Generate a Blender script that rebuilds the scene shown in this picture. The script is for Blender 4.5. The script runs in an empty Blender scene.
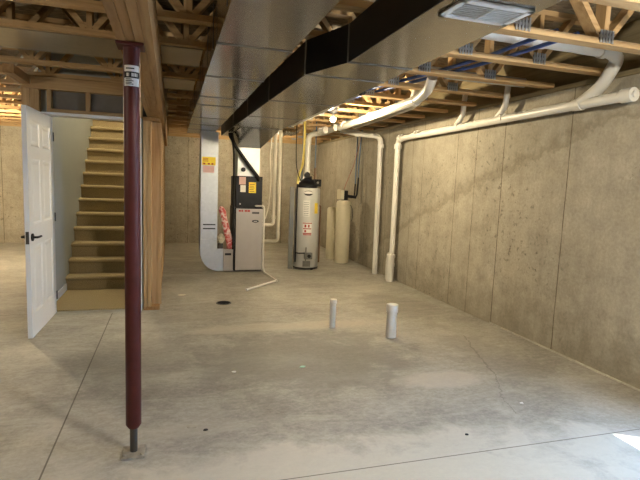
import bpy, bmesh, math, random
from mathutils import Vector, Matrix
random.seed(7)
D = bpy.data
SC = bpy.context.scene
COL = SC.collection
PI = math.pi

# ------------------------------------------------------------------ camera
yaw, pitch, roll = 0.297185, 0.114681, 0.038516
fw = Vector((math.sin(yaw)*math.cos(pitch), math.cos(yaw)*math.cos(pitch), -math.sin(pitch)))
rt = Vector((math.cos(yaw), -math.sin(yaw), 0))
up = rt.cross(fw)
r2 = rt*math.cos(roll) + up*math.sin(roll)
u2 = up*math.cos(roll) - rt*math.sin(roll)
cam = D.cameras.new('camera')
cam.sensor_width = 36.0
cam.lens = 488.93*36/640
cam.clip_start = 0.02
cam.clip_end = 200
co = D.objects.new('camera', cam)
COL.objects.link(co)
M3 = Matrix((r2, u2, -fw)).transposed()
co.matrix_world = Matrix.Translation((0, 0, 1.48)) @ M3.to_4x4()
SC.camera = co

# ------------------------------------------------------------------ view, world, lights
SC.view_settings.view_transform = 'Standard'
SC.view_settings.look = 'None'
SC.view_settings.gamma = 1
SC.view_settings.use_curve_mapping = False
SC.view_settings.exposure = 0.0
try:
    SC.cycles.use_denoising = True
    SC.cycles.denoising_prefilter = 'NONE'
    SC.cycles.use_adaptive_sampling = False
    SC.cycles.max_bounces = 10
    SC.cycles.diffuse_bounces = 2
    SC.cycles.caustics_reflective = False
    SC.cycles.caustics_refractive = False
    SC.cycles.sample_clamp_indirect = 6.0
except Exception:
    pass
W = D.worlds.new('sky')
SC.world = W
W.use_nodes = True
bg = W.node_tree.nodes['Background']
bg.inputs['Color'].default_value = (0.20, 0.50, 1.0, 1)
bg.inputs['Strength'].default_value = 28.0

WARM = (1.0, 0.83, 0.54)

def lamp(name, kind, loc, energy, color, size=0.04):
    l = D.lights.new(name, kind)
    l.energy = energy
    l.color = color
    if kind == 'POINT':
        l.shadow_soft_size = size
    o = D.objects.new(name, l)
    o.location = loc
    COL.objects.link(o)
    return o

sun = lamp('sun', 'SUN', (8, -4, 8), 60.0, (1.0, 0.97, 0.92))
sun.data.angle = 0.009
h = Vector((0.868, -0.497, 0)).normalized()
sdir = h*math.cos(math.radians(61.2)) + Vector((0, 0, 1))*math.sin(math.radians(61.2))
sun.rotation_euler = sdir.to_track_quat('Z', 'Y').to_euler()

BULB_E = 40.0           # glow of the bare bulb's glass; its light comes from the point lamp inside the glass
NEUT = (1.0, 0.92, 0.76)
lamp('bulb_light_far', 'POINT', (1.75, 10.1, 2.36), 95, WARM, 0.03)
lamp('bulb_light_left', 'POINT', (-3.3, 8.6, 2.24), 330, WARM, 0.03)
lamp('bulb_light_near_left', 'POINT', (-2.9, 1.45, 2.0), 92, NEUT, 0.03)
lamp('bulb_light_near', 'POINT', (1.9, 0.25, 2.36), 255, NEUT, 0.03)
lamp('stair_light', 'POINT', (-0.8, 7.5, 4.3), 205, (1.0, 0.84, 0.58), 0.12)

# ------------------------------------------------------------------ materials
def lin(c):
    return tuple((x/12.92 if x <= 0.04045 else ((x+0.055)/1.055)**2.4) for x in c)

class NT:
    def __init__(s, name):
        s.m = D.materials.new(name)
        s.m.use_nodes = True
        s.t = s.m.node_tree
        s.b = s.t.nodes['Principled BSDF']
        s.tc = s.t.nodes.new('ShaderNodeTexCoord')
        s.obj = s.tc.outputs['Object']
    def n(s, typ, **kw):
        x = s.t.nodes.new(typ)
        for k, v in kw.items():
            setattr(x, k, v)
        return x
    def l(s, a, b):
        s.t.links.new(a, b)
    def noise(s, scale=5, detail=4, rough=0.55, vec=None, dist=0.0):
        x = s.n('ShaderNodeTexNoise')
        x.inputs['Scale'].default_value = scale
        x.inputs['Detail'].default_value = detail
        x.inputs['Roughness'].default_value = rough
        x.inputs['Distortion'].default_value = dist
        s.l(vec if vec is not None else s.obj, x.inputs['Vector'])
        return x.outputs['Fac']
    def scalevec(s, v):
        x = s.n('ShaderNodeMapping')
        x.inputs['Scale'].default_value = v
        s.l(s.obj, x.inputs['Vector'])
        return x.outputs['Vector']
    def ramp(s, fac, stops):
        x = s.n('ShaderNodeValToRGB')
        e = x.color_ramp.elements
        while len(e) < len(stops):
            e.new(0.5)
        for i, (p, c) in enumerate(stops):
            e[i].position = p
            e[i].color = (*c, 1) if len(c) == 3 else c
        s.l(fac, x.inputs['Fac'])
        return x.outputs['Color']
    def mix(s, fac, a, b, mode='MIX'):
        x = s.n('ShaderNodeMixRGB', blend_type=mode)
        for k, v in (('Fac', fac), ('Color1', a), ('Color2', b)):
            if isinstance(v, (int, float)):
                x.inputs[k].default_value = v
            elif isinstance(v, tuple):
                x.inputs[k].default_value = (*v, 1)
            else:
                s.l(v, x.inputs[k])
        return x.outputs['Color']
    def math(s, op, a, b=0.0, c=0.0):
        x = s.n('ShaderNodeMath', operation=op)
        for i, v in enumerate((a, b, c)):
            if isinstance(v, (int, float)):
                x.inputs[i].default_value = v
            else:
                s.l(v, x.inputs[i])
        return x.outputs[0]
    def xyz(s, vec=None):
        x = s.n('ShaderNodeSeparateXYZ')
        s.l(vec if vec is not None else s.obj, x.inputs[0])
        return x.outputs
    def bump(s, hgt, strength=0.2, dist=0.01):
        x = s.n('ShaderNodeBump')
        x.inputs['Strength'].default_value = strength
        x.inputs['Distance'].default_value = dist
        s.l(hgt, x.inputs['Height'])
        s.l(x.outputs['Normal'], s.b.inputs['Normal'])
    def set(s, color=None, rough=None, metal=None, spec=None):
        if color is not None:
            if isinstance(color, tuple):
                s.b.inputs['Base Color'].default_value = (*color, 1)
            else:
                s.l(color, s.b.inputs['Base Color'])
        if rough is not None:
            if isinstance(rough, (int, float)):
                s.b.inputs['Roughness'].default_value = rough
            else:
                s.l(rough, s.b.inputs['Roughness'])
        if metal is not None:
            s.b.inputs['Metallic'].default_value = metal
        if spec is not None:
            s.b.inputs['Specular IOR Level'].default_value = spec
        return s.m

def plain(name, color, rough=0.5, metal=0.0, spec=0.5, vary=0.08, scale=9.0):
    t = NT(name)
    f = t.noise(scale, 4)
    a = tuple(max(0, c*(1-vary)) for c in color)
    b = tuple(min(1, c*(1+vary)) for c in color)
    return t.set(t.ramp(f, [(0.3, a), (0.7, b)]), rough, metal, spec)

def wood(name, axis, c0, c1, c2):
    t = NT(name)
    sv = [14.0, 14.0, 14.0]
    sv[axis] = 0.9
    v = t.scalevec(tuple(sv))
    g = t.noise(1.6, 6, 0.6, v, 0.6)
    big = t.noise(0.8, 2, 0.5)
    col = t.ramp(g, [(0.28, c0), (0.5, c1), (0.75, c2)])
    sv2 = [3.0, 3.0, 3.0]
    sv2[axis] = 1.2
    kn = t.n('ShaderNodeTexVoronoi')
    kn.inputs['Scale'].default_value = 1.6
    t.l(t.scalevec(tuple(sv2)), kn.inputs['Vector'])
    km = t.ramp(kn.outputs['Distance'], [(0.03, (1, 1, 1)), (0.10, (0, 0, 0))])
    col = t.mix(t.math('MULTIPLY', km, 0.7), col, tuple(c*0.35 for c in c0))
    col = t.mix(t.math('MULTIPLY', big, 0.35), col, tuple(c*0.7 for c in c1))
    t.bump(g, 0.12, 0.004)
    return t.set(col, 0.72, 0, 0.25)

WC = ((0.34, 0.20, 0.088), (0.51, 0.33, 0.155), (0.63, 0.445, 0.235))
WB = ((0.21, 0.112, 0.042), (0.35, 0.20, 0.083), (0.45, 0.285, 0.13))
wood_x = wood('wood_x', 0, *WC)
wood_y = wood('wood_y', 1, *WB)
wood_z = wood('wood_z', 2, *WC)
wood_sill = wood('wood_sill', 1, (0.15, 0.115, 0.06), (0.24, 0.19, 0.105), (0.32, 0.26, 0.155))

def concrete_wall(name, axis, seams):
    t = NT(name)
    base = t.noise(1.1, 5, 0.6)
    fine = t.noise(38, 5, 0.7)
    col = t.ramp(base, [(0.30, (0.33, 0.30, 0.24)), (0.5, (0.475, 0.435, 0.35)), (0.70, (0.60, 0.555, 0.455))])
    col = t.mix(0.40, col, t.ramp(fine, [(0.32, (0.16, 0.135, 0.095)), (0.68, (0.56, 0.50, 0.39))]))
    mid = t.noise(5.5, 6, 0.7)
    col = t.mix(0.30, col, t.ramp(mid, [(0.34, (0.19, 0.16, 0.115)), (0.66, (0.52, 0.465, 0.36))]))
    # darker blotchy pitting
    pit = t.noise(17, 6, 0.72)
    area = t.noise(0.8, 3, 0.5)
    pm = t.math('MULTIPLY', t.ramp(pit, [(0.57, (0, 0, 0)), (0.64, (1, 1, 1))]), t.ramp(area, [(0.42, (0, 0, 0)), (0.60, (1, 1, 1))]))
    col = t.mix(t.math('MULTIPLY', pm, 0.75), col, (0.10, 0.085, 0.06))
    # vertical rain-like streaks from the forms
    sv = [9.0, 9.0, 0.5]
    st = t.noise(1.0, 4, 0.6, t.scalevec(tuple(sv)))
    col = t.mix(t.math('MULTIPLY', t.ramp(st, [(0.45, (0, 0, 0)), (0.75, (1, 1, 1))]), 0.22), col, (0.16, 0.13, 0.085))
    o = t.xyz()
    if axis == 1:
        # cold joint between two pours, wandering down the wall away from the near end
        zl = t.math('SUBTRACT', 2.72, t.math('MULTIPLY', t.math('POWER', t.math('MAXIMUM', t.math('MULTIPLY', o[1], 0.1), 0.0), 1.4), 3.2))
        zz = t.math('ADD', t.math('SUBTRACT', o[2], zl), t.math('MULTIPLY', t.math('SUBTRACT', mid, 0.5), 0.55))
        above = t.ramp(t.math('ADD', t.math('MULTIPLY', zz, 2.5), 0.5), [(0.40, (0, 0, 0)), (0.56, (1, 1, 1))])
        band = t.ramp(t.math('ADD', t.math('MULTIPLY', zz, 1.6), 0.5), [(0.44, (0, 0, 0)), (0.52, (1, 1, 1)), (0.72, (0, 0, 0))])
        col = t.mix(t.math('MULTIPLY', above, 0.20), col, (0.20, 0.18, 0.14))
        col = t.mix(t.math('MULTIPLY', band, 0.42), col, (0.17, 0.145, 0.10))
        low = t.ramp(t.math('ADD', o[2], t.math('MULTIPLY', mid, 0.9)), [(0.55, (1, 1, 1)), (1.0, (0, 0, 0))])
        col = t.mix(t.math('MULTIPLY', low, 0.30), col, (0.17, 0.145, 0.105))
    wob = t.math('MULTIPLY', t.math('SUBTRACT', t.noise(2.2, 4), 0.5), 0.02)
    c = t.math('ADD', o[axis], wob)
    acc = None
    for sm, wd in seams:
        d = t.math('ABSOLUTE', t.math('SUBTRACT', c, sm))
        k = t.math('LESS_THAN', d, wd)
        acc = k if acc is None else t.math('MAXIMUM', acc, k)
    gate = t.ramp(t.noise(5, 3), [(0.30, (0.3, 0.3, 0.3)), (0.5, (1, 1, 1))])
    sm = t.math('MULTIPLY', acc, gate)
    col = t.mix(t.math('MULTIPLY', sm, 0.75), col, (0.085, 0.06, 0.035))
    hgt = t.math('SUBTRACT', t.math('MULTIPLY', fine, 0.4), t.math('ADD', sm, pm))
    t.bump(hgt, 0.35, 0.006)
    return t.set(col, 0.85, 0, 0.2)

right_seams = [(2.66, .005), (3.62, .006), (4.54, .006), (5.04, .005), (5.44, .005), (6.31, .005), (6.63, .004), (7.5, .005), (8.4, .005), (9.3, .005), (10.2, .005), (11.1, .005), (1.9, .005)]
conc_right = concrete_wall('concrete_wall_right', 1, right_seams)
conc_back = concrete_wall('concrete_wall_back', 0, [(-5.0, .005), (-4.1, .005), (-3.35, .006), (-2.9, .005), (-1.9, .005), (-0.55, .004), (0.36, .005), (1.0, .005), (1.9, .004), (2.55, .005)])

def floor_mat():
    t = NT('concrete_floor')
    o = t.xyz()
    a = t.noise(0.7, 6, 0.62, None, 0.6)
    b = t.noise(2.6, 6, 0.65, None, 0.4)
    f = t.noise(45, 4, 0.7)
    col = t.ramp(a, [(0.36, (0.16, 0.142, 0.11)), (0.5, (0.33, 0.305, 0.25)), (0.62, (0.53, 0.495, 0.41))])
    col = t.mix(0.45, col, t.ramp(b, [(0.34, (0.17, 0.155, 0.13)), (0.52, (0.33, 0.31, 0.265)), (0.68, (0.52, 0.495, 0.43))]))
    gr = t.noise(16, 5, 0.7, t.scalevec((1, 1.6, 1)), 0.5)
    col = t.mix(0.26, col, t.ramp(gr, [(0.36, (0.15, 0.135, 0.11)), (0.5, (0.33, 0.31, 0.265)), (0.64, (0.56, 0.53, 0.46))]))
    col = t.mix(0.16, col, t.ramp(f, [(0.34, (0.12, 0.11, 0.09)), (0.66, (0.58, 0.55, 0.48))]))
    # trowel sweeps, stretched
    sw = t.noise(1.3, 5, 0.65, t.scalevec((0.8, 3.2, 1)), 1.2)
    col = t.mix(t.math('MULTIPLY', t.ramp(sw, [(0.50, (0, 0, 0)), (0.68, (1, 1, 1))]), 0.34), col, (0.52, 0.495, 0.43))
    # dried pale spills
    sp = t.noise(1.05, 5, 0.7, None, 1.4)
    col = t.mix(t.math('MULTIPLY', t.ramp(sp, [(0.64, (0, 0, 0)), (0.70, (1, 1, 1))]), 0.35), col, (0.52, 0.48, 0.41))
    def blob(cx, cy, rx, ry, wobble=1.3, n=None):
        dx = t.math('DIVIDE', t.math('SUBTRACT', o[0], cx), rx)
        dy = t.math('DIVIDE', t.math('SUBTRACT', o[1], cy), ry)
        r = t.math('SQRT', t.math('ADD', t.math('MULTIPLY', dx, dx), t.math('MULTIPLY', dy, dy)))
        r = t.math('ADD', r, t.math('MULTIPLY', t.math('SUBTRACT', n or b, 0.5), wobble))
        return t.ramp(t.math('MULTIPLY', r, 0.5), [(0.36, (1, 1, 1)), (0.54, (0, 0, 0))])
    for cx, cy, rx, ry, k, c_ in ((1.1, 3.9, 1.0, 0.75, 0.52, (0.19, 0.175, 0.145)),
                                  (0.7, 2.0, 2.3, 0.60, 0.70, (0.60, 0.56, 0.47)),  # brighter foreground up to a shadow edge, painted into the slab colour
                                  (-1.0, 2.3, 0.9, 0.5, 0.25, (0.46, 0.42, 0.34)),
                                  (1.2, 4.80, 1.1, 0.16, 0.52, (0.52, 0.47, 0.38)),
                                  (0.3, 5.35, 0.7, 0.25, 0.30, (0.24, 0.22, 0.18)),
                                  (2.7, 5.4, 0.45, 0.8, 0.35, (0.22, 0.195, 0.155)),
                                  (2.75, 3.6, 0.35, 0.7, 0.30, (0.23, 0.21, 0.175)),
                                  (-0.3, 4.1, 0.5, 0.7, 0.30, (0.22, 0.20, 0.165)),
                                  (2.05, 3.22, 0.36, 0.17, 0.62, (0.55, 0.51, 0.43)),
                                  (0.1, 2.85, 0.35, 0.10, 0.35, (0.50, 0.46, 0.38))):
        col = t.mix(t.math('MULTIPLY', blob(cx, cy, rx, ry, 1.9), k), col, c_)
    # saw-cut joints and cracks
    wob = t.math('MULTIPLY', t.math('SUBTRACT', t.noise(1.5, 3), 0.5), 0.012)
    def seg(x0, y0, x1, y1, wd, wobble=None):
        L = math.hypot(x1-x0, y1-y0)
        ux, uy = (x1-x0)/L, (y1-y0)/L
        px = t.math('SUBTRACT', o[0], x0)
        py = t.math('SUBTRACT', o[1], y0)
        s_ = t.math('ADD', t.math('MULTIPLY', px, ux), t.math('MULTIPLY', py, uy))
        d_ = t.math('SUBTRACT', t.math('MULTIPLY', px, uy), t.math('MULTIPLY', py, ux))
        if wobble is not None:
            d_ = t.math('ADD', d_, wobble)
        k = t.math('LESS_THAN', t.math('ABSOLUTE', d_), wd)
        k = t.math('MULTIPLY', k, t.math('GREATER_THAN', s_, 0.0))
        return t.math('MULTIPLY', k, t.math('LESS_THAN', s_, L))
    cut = seg(-0.61, -3, -0.61, 5.6, 0.0045)
    for q in ((0.2, 2.235, 3.4, 2.235, 0.0035, None), (-6, 5.66, -1.3, 5.66, 0.004, None), (-0.2, 5.62, 3.4, 5.62, 0.003, None)):
        cut = t.math('MAXIMUM', cut, seg(*q))
    wob2 = t.math('MULTIPLY', t.math('SUBTRACT', t.noise(3.0, 5, 0.7), 0.5), 0.22)
    cr = seg(2.86, 4.2, 2.5, 3.25, 0.008, wob2)
    cr = t.math('MAXIMUM', cr, seg(2.5, 3.25, 2.2, 2.6, 0.005, wob2))
    col = t.mix(t.math('MULTIPLY', cr, 0.45), col, (0.13, 0.11, 0.085))
    col = t.mix(t.math('MULTIPLY', cut, 0.78), col, (0.07, 0.055, 0.04))
    t.bump(t.math('SUBTRACT', t.math('MULTIPLY', b, 0.3), cut), 0.25, 0.006)
    rg = t.math('ADD', 0.42, t.math('MULTIPLY', b, 0.3))
    return t.set(col, rg, 0, 0.35)

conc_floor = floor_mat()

def osb():
    t = NT('osb_subfloor')
    v = t.n('ShaderNodeTexVoronoi')
    v.inputs['Scale'].default_value = 16
    t.l(t.scalevec((1, 2.4, 1)), v.inputs['Vector'])
    c = t.ramp(v.outputs['Color'], [(0.1, (0.14, 0.10, 0.06)), (0.5, (0.22, 0.165, 0.10)), (0.9, (0.30, 0.23, 0.145))])
    return t.set(c, 0.8, 0, 0.2)
osb_m = osb()

def galv(name, tint, rough=0.30, metal=0.92):
    t = NT(name)
    v = t.n('ShaderNodeTexVoronoi')
    v.inputs['Scale'].default_value = 26
    t.l(t.obj, v.inputs['Vector'])
    n = t.noise(2.2, 4, 0.6)
    c = t.ramp(v.outputs['Color'], [(0.0, tuple(x*0.93 for x in tint)), (1.0, tuple(min(1, x*1.05) for x in tint))])
    c = t.mix(t.math('MULTIPLY', n, 0.25), c, tuple(x*0.8 for x in tint))
    r = t.math('ADD', rough-0.05, t.math('MULTIPLY', n, 0.12))
    return t.set(c, r, metal)
galv_m = galv('galvanized_sheet', (0.44, 0.43, 0.405), 0.17)
galv_bright = galv('galvanized_bright', (0.55, 0.57, 0.59), 0.42, 0.75)
galv_plate = galv('galvanized_plate', (0.42, 0.45, 0.48), 0.4, 0.7)
seam_m = plain('cleat_steel', (0.22, 0.21, 0.19), 0.5, 0.6)
pan_m = galv('panning_sheet', (0.36, 0.315, 0.235), 0.30, 0.85)

pvc = plain('white_pvc', (0.74, 0.71, 0.64), 0.35, 0, 0.5, 0.04)
pvc_old = plain('cream_pvc', (0.66, 0.60, 0.47), 0.4, 0, 0.5, 0.05)
white_paint = plain('white_paint', (0.80, 0.79, 0.75), 0.38, 0, 0.5, 0.02)
drywall = plain('painted_drywall', (0.48, 0.485, 0.44), 0.75, 0, 0.2, 0.02)
grey_board = plain('grey_board', (0.20, 0.175, 0.145), 0.85, 0, 0.2, 0.08)
black_m = plain('black_metal', (0.010, 0.010, 0.012), 0.48, 0, 0.25, 0.2)
black_rub = plain('black_foam', (0.012, 0.012, 0.012), 0.7, 0, 0.3, 0.2)
dark_steel = plain('dark_steel', (0.09, 0.085, 0.08), 0.4, 0.8)
maroon = plain('maroon_paint', (0.062, 0.011, 0.009), 0.50, 0, 0.3, 0.18, 14)
plate_m = plain('dusty_steel', (0.33, 0.30, 0.25), 0.6, 0.4, 0.4, 0.25, 25)
furn_grey = plain('furnace_grey', (0.40, 0.36, 0.32), 0.42, 0.25, 0.5, 0.03)
plenum_m = plain('plenum_pale', (0.74, 0.74, 0.72), 0.5, 0.35, 0.5, 0.04)
heater_m = plain('heater_enamel', (0.60, 0.59, 0.56), 0.4, 0, 0.5, 0.03)
cream = plain('cream_plastic', (0.70, 0.63, 0.45), 0.45, 0, 0.5, 0.03)
yellow = plain('yellow_label', (0.78, 0.56, 0.05), 0.6, 0, 0.3, 0.05)
yellow_pipe = plain('yellow_coating', (0.70, 0.55, 0.13), 0.5, 0, 0.4, 0.05)
red_label = plain('red_print', (0.36, 0.05, 0.04), 0.6, 0, 0.3, 0.05)
paper = plain('paper_white', (0.74, 0.72, 0.68), 0.7, 0, 0.2, 0.04)
ink = plain('ink_black', (0.03, 0.03, 0.032), 0.7, 0, 0.2, 0.1)
pink_paper = plain('pink_print', (0.62, 0.40, 0.36), 0.7, 0, 0.2, 0.05)
blue_pex = plain('blue_pex', (0.035, 0.09, 0.33), 0.4, 0, 0.5, 0.08)
grey_pex = plain('grey_blue_pex', (0.10, 0.16, 0.24), 0.4, 0, 0.5, 0.08)
red_pex = plain('red_pex', (0.34, 0.06, 0.04), 0.4, 0, 0.5, 0.08)
copper = plain('brown_copper', (0.17, 0.09, 0.05), 0.4, 0.7, 0.5, 0.15)
porcelain = plain('porcelain', (0.85, 0.84, 0.80), 0.25, 0, 0.6, 0.01)
foil = plain('foil', (0.78, 0.77, 0.74), 0.22, 1.0, 0.5, 0.1, 30)
sealant = plain('pale_sealant', (0.44, 0.41, 0.34), 0.8, 0, 0.2, 0.15, 20)
green_chip = plain('green_chip', (0.45, 0.70, 0.55), 0.6, 0, 0.3, 0.05)
patio_m = plain('patio_concrete', (0.45, 0.44, 0.42), 0.9, 0, 0.2, 0.1, 3)
grey_steel = plain('grey_steel', (0.22, 0.215, 0.20), 0.4, 0.5, 0.5, 0.05)

def carpet():
    t = NT('tan_carpet')
    f = t.noise(140, 3, 0.7)
    g = t.noise(6, 3, 0.6)
    c = t.ramp(f, [(0.3, (0.27, 0.20, 0.10)), (0.7, (0.52, 0.41, 0.23))])
    c = t.mix(t.math('MULTIPLY', g, 0.3), c, (0.30, 0.225, 0.115))
    t.bump(f, 0.6, 0.006)
    return t.set(c, 0.95, 0, 0.1)
carpet_m = carpet()

def pink_pack():
    t = NT('red_white_film')
    n = t.noise(13, 3, 0.6, None, 1.0)
    c = t.ramp(n, [(0.42, (0.55, 0.09, 0.085)), (0.50, (0.66, 0.24, 0.22)), (0.58, (0.75, 0.62, 0.58))])
    return t.set(c, 0.35, 0, 0.5)
pink_m = pink_pack()

def bulb_mat():
    t = NT('lit_bulb')
    t.set((0.9, 0.88, 0.8), 0.3)
    em = t.n('ShaderNodeEmission')
    em.inputs['Color'].default_value = (*WARM, 1)
    em.inputs['Strength'].default_value = BULB_E
    tr = t.n('ShaderNodeBsdfTransparent')
    ad = t.n('ShaderNodeAddShader')
    t.l(em.outputs[0], ad.inputs[0])
    t.l(tr.outputs[0], ad.inputs[1])
    t.l(ad.outputs[0], t.t.nodes['Material Output'].inputs['Surface'])
    return t.m
bulb_m = bulb_mat()

def glass_mat():
    t = NT('door_glass')
    g = t.n('ShaderNodeBsdfGlossy')
    g.inputs['Roughness'].default_value = 0.02
    tr = t.n('ShaderNodeBsdfTransparent')
    mx = t.n('ShaderNodeMixShader')
    mx.inputs[0].default_value = 0.08
    t.l(tr.outputs[0], mx.inputs[1])
    t.l(g.outputs[0], mx.inputs[2])
    t.l(mx.outputs[0], t.t.nodes['Material Output'].inputs['Surface'])
    return t.m
glass_m = glass_mat()

# ------------------------------------------------------------------ mesh helpers (all coordinates are world metres)
class MB:
    def __init__(s):
        s.v, s.f, s.mi, s.sm = [], [], [], []
        s.mats = []
    def _m(s, m):
        if m not in s.mats:
            s.mats.append(m)
        return s.mats.index(m)
    def add(s, vs, fs, m=None, smooth=False):
        b = len(s.v)
        s.v += [Vector(x) for x in vs]
        for f in fs:
            s.f.append([b+i for i in f])
            s.mi.append(m)
            s.sm.append(smooth)
    def box(s, x0, x1, y0, y1, z0, z1, m=None, T=None):
        vs = [Vector(p) for p in ((x0,y0,z0),(x1,y0,z0),(x1,y1,z0),(x0,y1,z0),(x0,y0,z1),(x1,y0,z1),(x1,y1,z1),(x0,y1,z1))]
        if T is not None:
            vs = [T @ p for p in vs]
        s.add(vs, [(0,3,2,1),(4,5,6,7),(0,1,5,4),(1,2,6,5),(2,3,7,6),(3,0,4,7)], m)
        return s
    def hexa(s, bot, top, m=None):
        s.add(list(bot)+list(top), [(0,3,2,1),(4,5,6,7),(0,1,5,4),(1,2,6,5),(2,3,7,6),(3,0,4,7)], m)
        return s
    def bar(s, a, b, w, d, side=(0,1,0), m=None):
        a, b = Vector(a), Vector(b)
        t = (b-a).normalized()
        sd = Vector(side)
        n = t.cross(sd).normalized()
        sd = n.cross(t).normalized()
        vs = []
        for p in (a, b):
            for i, j in ((-1,-1),(1,-1),(1,1),(-1,1)):
                vs.append(p + n*(w/2*i) + sd*(d/2*j))
        s.add(vs, [(0,3,2,1),(4,5,6,7),(0,1,5,4),(1,2,6,5),(2,3,7,6),(3,0,4,7)], m)
        return s
    def tube(s, pts, r, seg=14, bend=None, m=None, cap=True, n=6):
        P = [Vector(p) for p in pts]
        if bend:
            Q = [P[0]]
            for i in range(1, len(P)-1):
                a, b, c = P[i-1], P[i], P[i+1]
                u, v = (a-b), (c-b)
                k = min(bend, u.length*0.48, v.length*0.48)
                p0, p1 = b+u.normalized()*k, b+v.normalized()*k
                for j in range(n+1):
                    q = j/n
                    Q.append(p0*(1-q)**2 + b*2*q*(1-q) + p1*q*q)
            Q.append(P[-1])
            P = Q
        t0 = (P[1]-P[0]).normalized()
        a = Vector((0,0,1)) if abs(t0.z) < 0.9 else Vector((1,0,0))
        nx = t0.cross(a).normalized()
        vs, rings = [], []
        for i, p in enumerate(P):
            t = (P[min(i+1, len(P)-1)] - P[max(i-1, 0)]).normalized()
            nx = (nx - t*nx.dot(t)).normalized()
            ny = t.cross(nx)
            rr = r(i/(len(P)-1)) if callable(r) else r
            rings.append(len(vs))
            for k in range(seg):
                an = 2*PI*k/seg
                vs.append(p + nx*(rr*math.cos(an)) + ny*(rr*math.sin(an)))
        fs = []
        for i in range(len(P)-1):
            for k in range(seg):
                k2 = (k+1) % seg
                fs.append((rings[i]+k, rings[i]+k2, rings[i+1]+k2, rings[i+1]+k))
        s.add(vs, fs, m, True)
        if cap:
            s.add(vs[:seg], [tuple(range(seg))[::-1]], m)
            s.add(vs[-seg:], [tuple(range(seg))], m)
        return s
    def lathe(s, prof, cx, cy, z0=0, seg=28, m=None):
        vs, fs = [], []
        for r, z in prof:
            for k in range(seg):
                an = 2*PI*k/seg
                vs.append((cx+r*math.cos(an), cy+r*math.sin(an), z0+z))
        for i in range(len(prof)-1):
            for k in range(seg):
                k2 = (k+1) % seg
                fs.append((i*seg+k, i*seg+k2, (i+1)*seg+k2, (i+1)*seg+k))
        s.add(vs, fs, m, True)
        if prof[0][0] > 1e-4:
            s.add(vs[:seg], [tuple(range(seg))[::-1]], m)
        if prof[-1][0] > 1e-4:
            s.add(vs[-seg:], [tuple(range(seg))], m)
        return s
    def arc_patch(s, cx, cy, r, a0, a1, z0, z1, n=8, m=None, th=0.0015):
        vs, fs = [], []
        for i in range(n+1):
            a = a0+(a1-a0)*i/n
            for rr in (r, r+th):
                for z in (z0, z1):
                    vs.append((cx+rr*math.cos(a), cy+rr*math.sin(a), z))
        for i in range(n):
            b = 4*i
            fs += [(b+2, b+6, b+7, b+3), (b, b+1, b+5, b+4), (b+1, b+3, b+7, b+5), (b, b+4, b+6, b+2)]
        fs += [(0, 2, 3, 1), (4*n, 4*n+1, 4*n+3, 4*n+2)]
        s.add(vs, fs, m)
        return s
    def build(s, name, mat, parent=None, bevel=0.0):
        off = Vector((0,0,0))
        p = parent
        while p is not None:
            off += Vector(p.location)
            p = p.parent
        me = D.meshes.new(name)
        me.from_pydata([tuple(v-off) for v in s.v], [], s.f)
        mats = [mat]
        for i, poly in enumerate(me.polygons):
            m = s.mi[i]
            if m is not None and m not in mats:
                mats.append(m)
            poly.material_index = 0 if m is None else mats.index(m)
            poly.use_smooth = s.sm[i]
        for m in mats:
            me.materials.append(m)
        bm = bmesh.new()
        bm.from_mesh(me)
        bmesh.ops.recalc_face_normals(bm, faces=bm.faces)
        bm.to_mesh(me)
        bm.free()
        o = D.objects.new(name, me)
        COL.objects.link(o)
        if parent is not None:
            o.parent = parent
        if bevel:
            b = o.modifiers.new('bevel', 'BEVEL')
            b.width = bevel
            b.segments = 2
            b.limit_method = 'ANGLE'
        return o

def tag(o, label=None, cat=None, group=None, kind=None):
    if label: o['label'] = label
    if cat: o['category'] = cat
    if group: o['group'] = group
    if kind: o['kind'] = kind
    return o

def thing(name, label, cat, loc=(0, 0, 0), group=None):
    o = D.objects.new(name, None)
    COL.objects.link(o)
    o.location = loc
    o.empty_display_size = 0.1
    return tag(o, label, cat, group)

def struct(o):
    o['kind'] = 'structure'
    return o

# ------------------------------------------------------------------ the room
XR, YB, XL, YF = 3.42, 11.65, -6.2, -3.2
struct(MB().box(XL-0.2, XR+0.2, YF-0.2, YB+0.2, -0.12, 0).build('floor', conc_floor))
DY0, DY1, DH = 0.72, 1.78, 2.05           # patio door opening in the right wall, beside the camera
w = MB()
w.box(XR, XR+0.2, DY1, YB+0.2, 0, 2.41)
w.box(XR, XR+0.2, YF-0.2, DY0, 0, 2.41)
w.box(XR, XR+0.2, DY0, DY1, DH, 2.41)
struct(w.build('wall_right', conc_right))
struct(MB().box(XL, XR, YB, YB+0.2, 0, 2.41).build('wall_back', conc_back))
struct(MB().box(XL-0.2, XL, YF-0.2, YB+0.2, 0, 2.41).build('wall_left', conc_right))
struct(MB().box(XL, XR, YF-0.2, YF, 0, 2.41).build('wall_front', conc_back))
# subfloor above, open over the stairwell
SX0, SX1 = -1.28, -0.33
c = MB()
c.box(XL-0.2, SX0-0.12, YF-0.2, YB+0.2, 2.86, 2.89)
c.box(SX1+0.03, XR+0.2, YF-0.2, YB+0.2, 2.86, 2.89)
c.box(SX0-0.12, SX1+0.03, YF-0.2, 5.85, 2.86, 2.89)
c.box(SX0-0.12, SX1+0.03, 10.9, YB+0.2, 2.86, 2.89)
struct(c.build('ceiling', osb_m))
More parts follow.
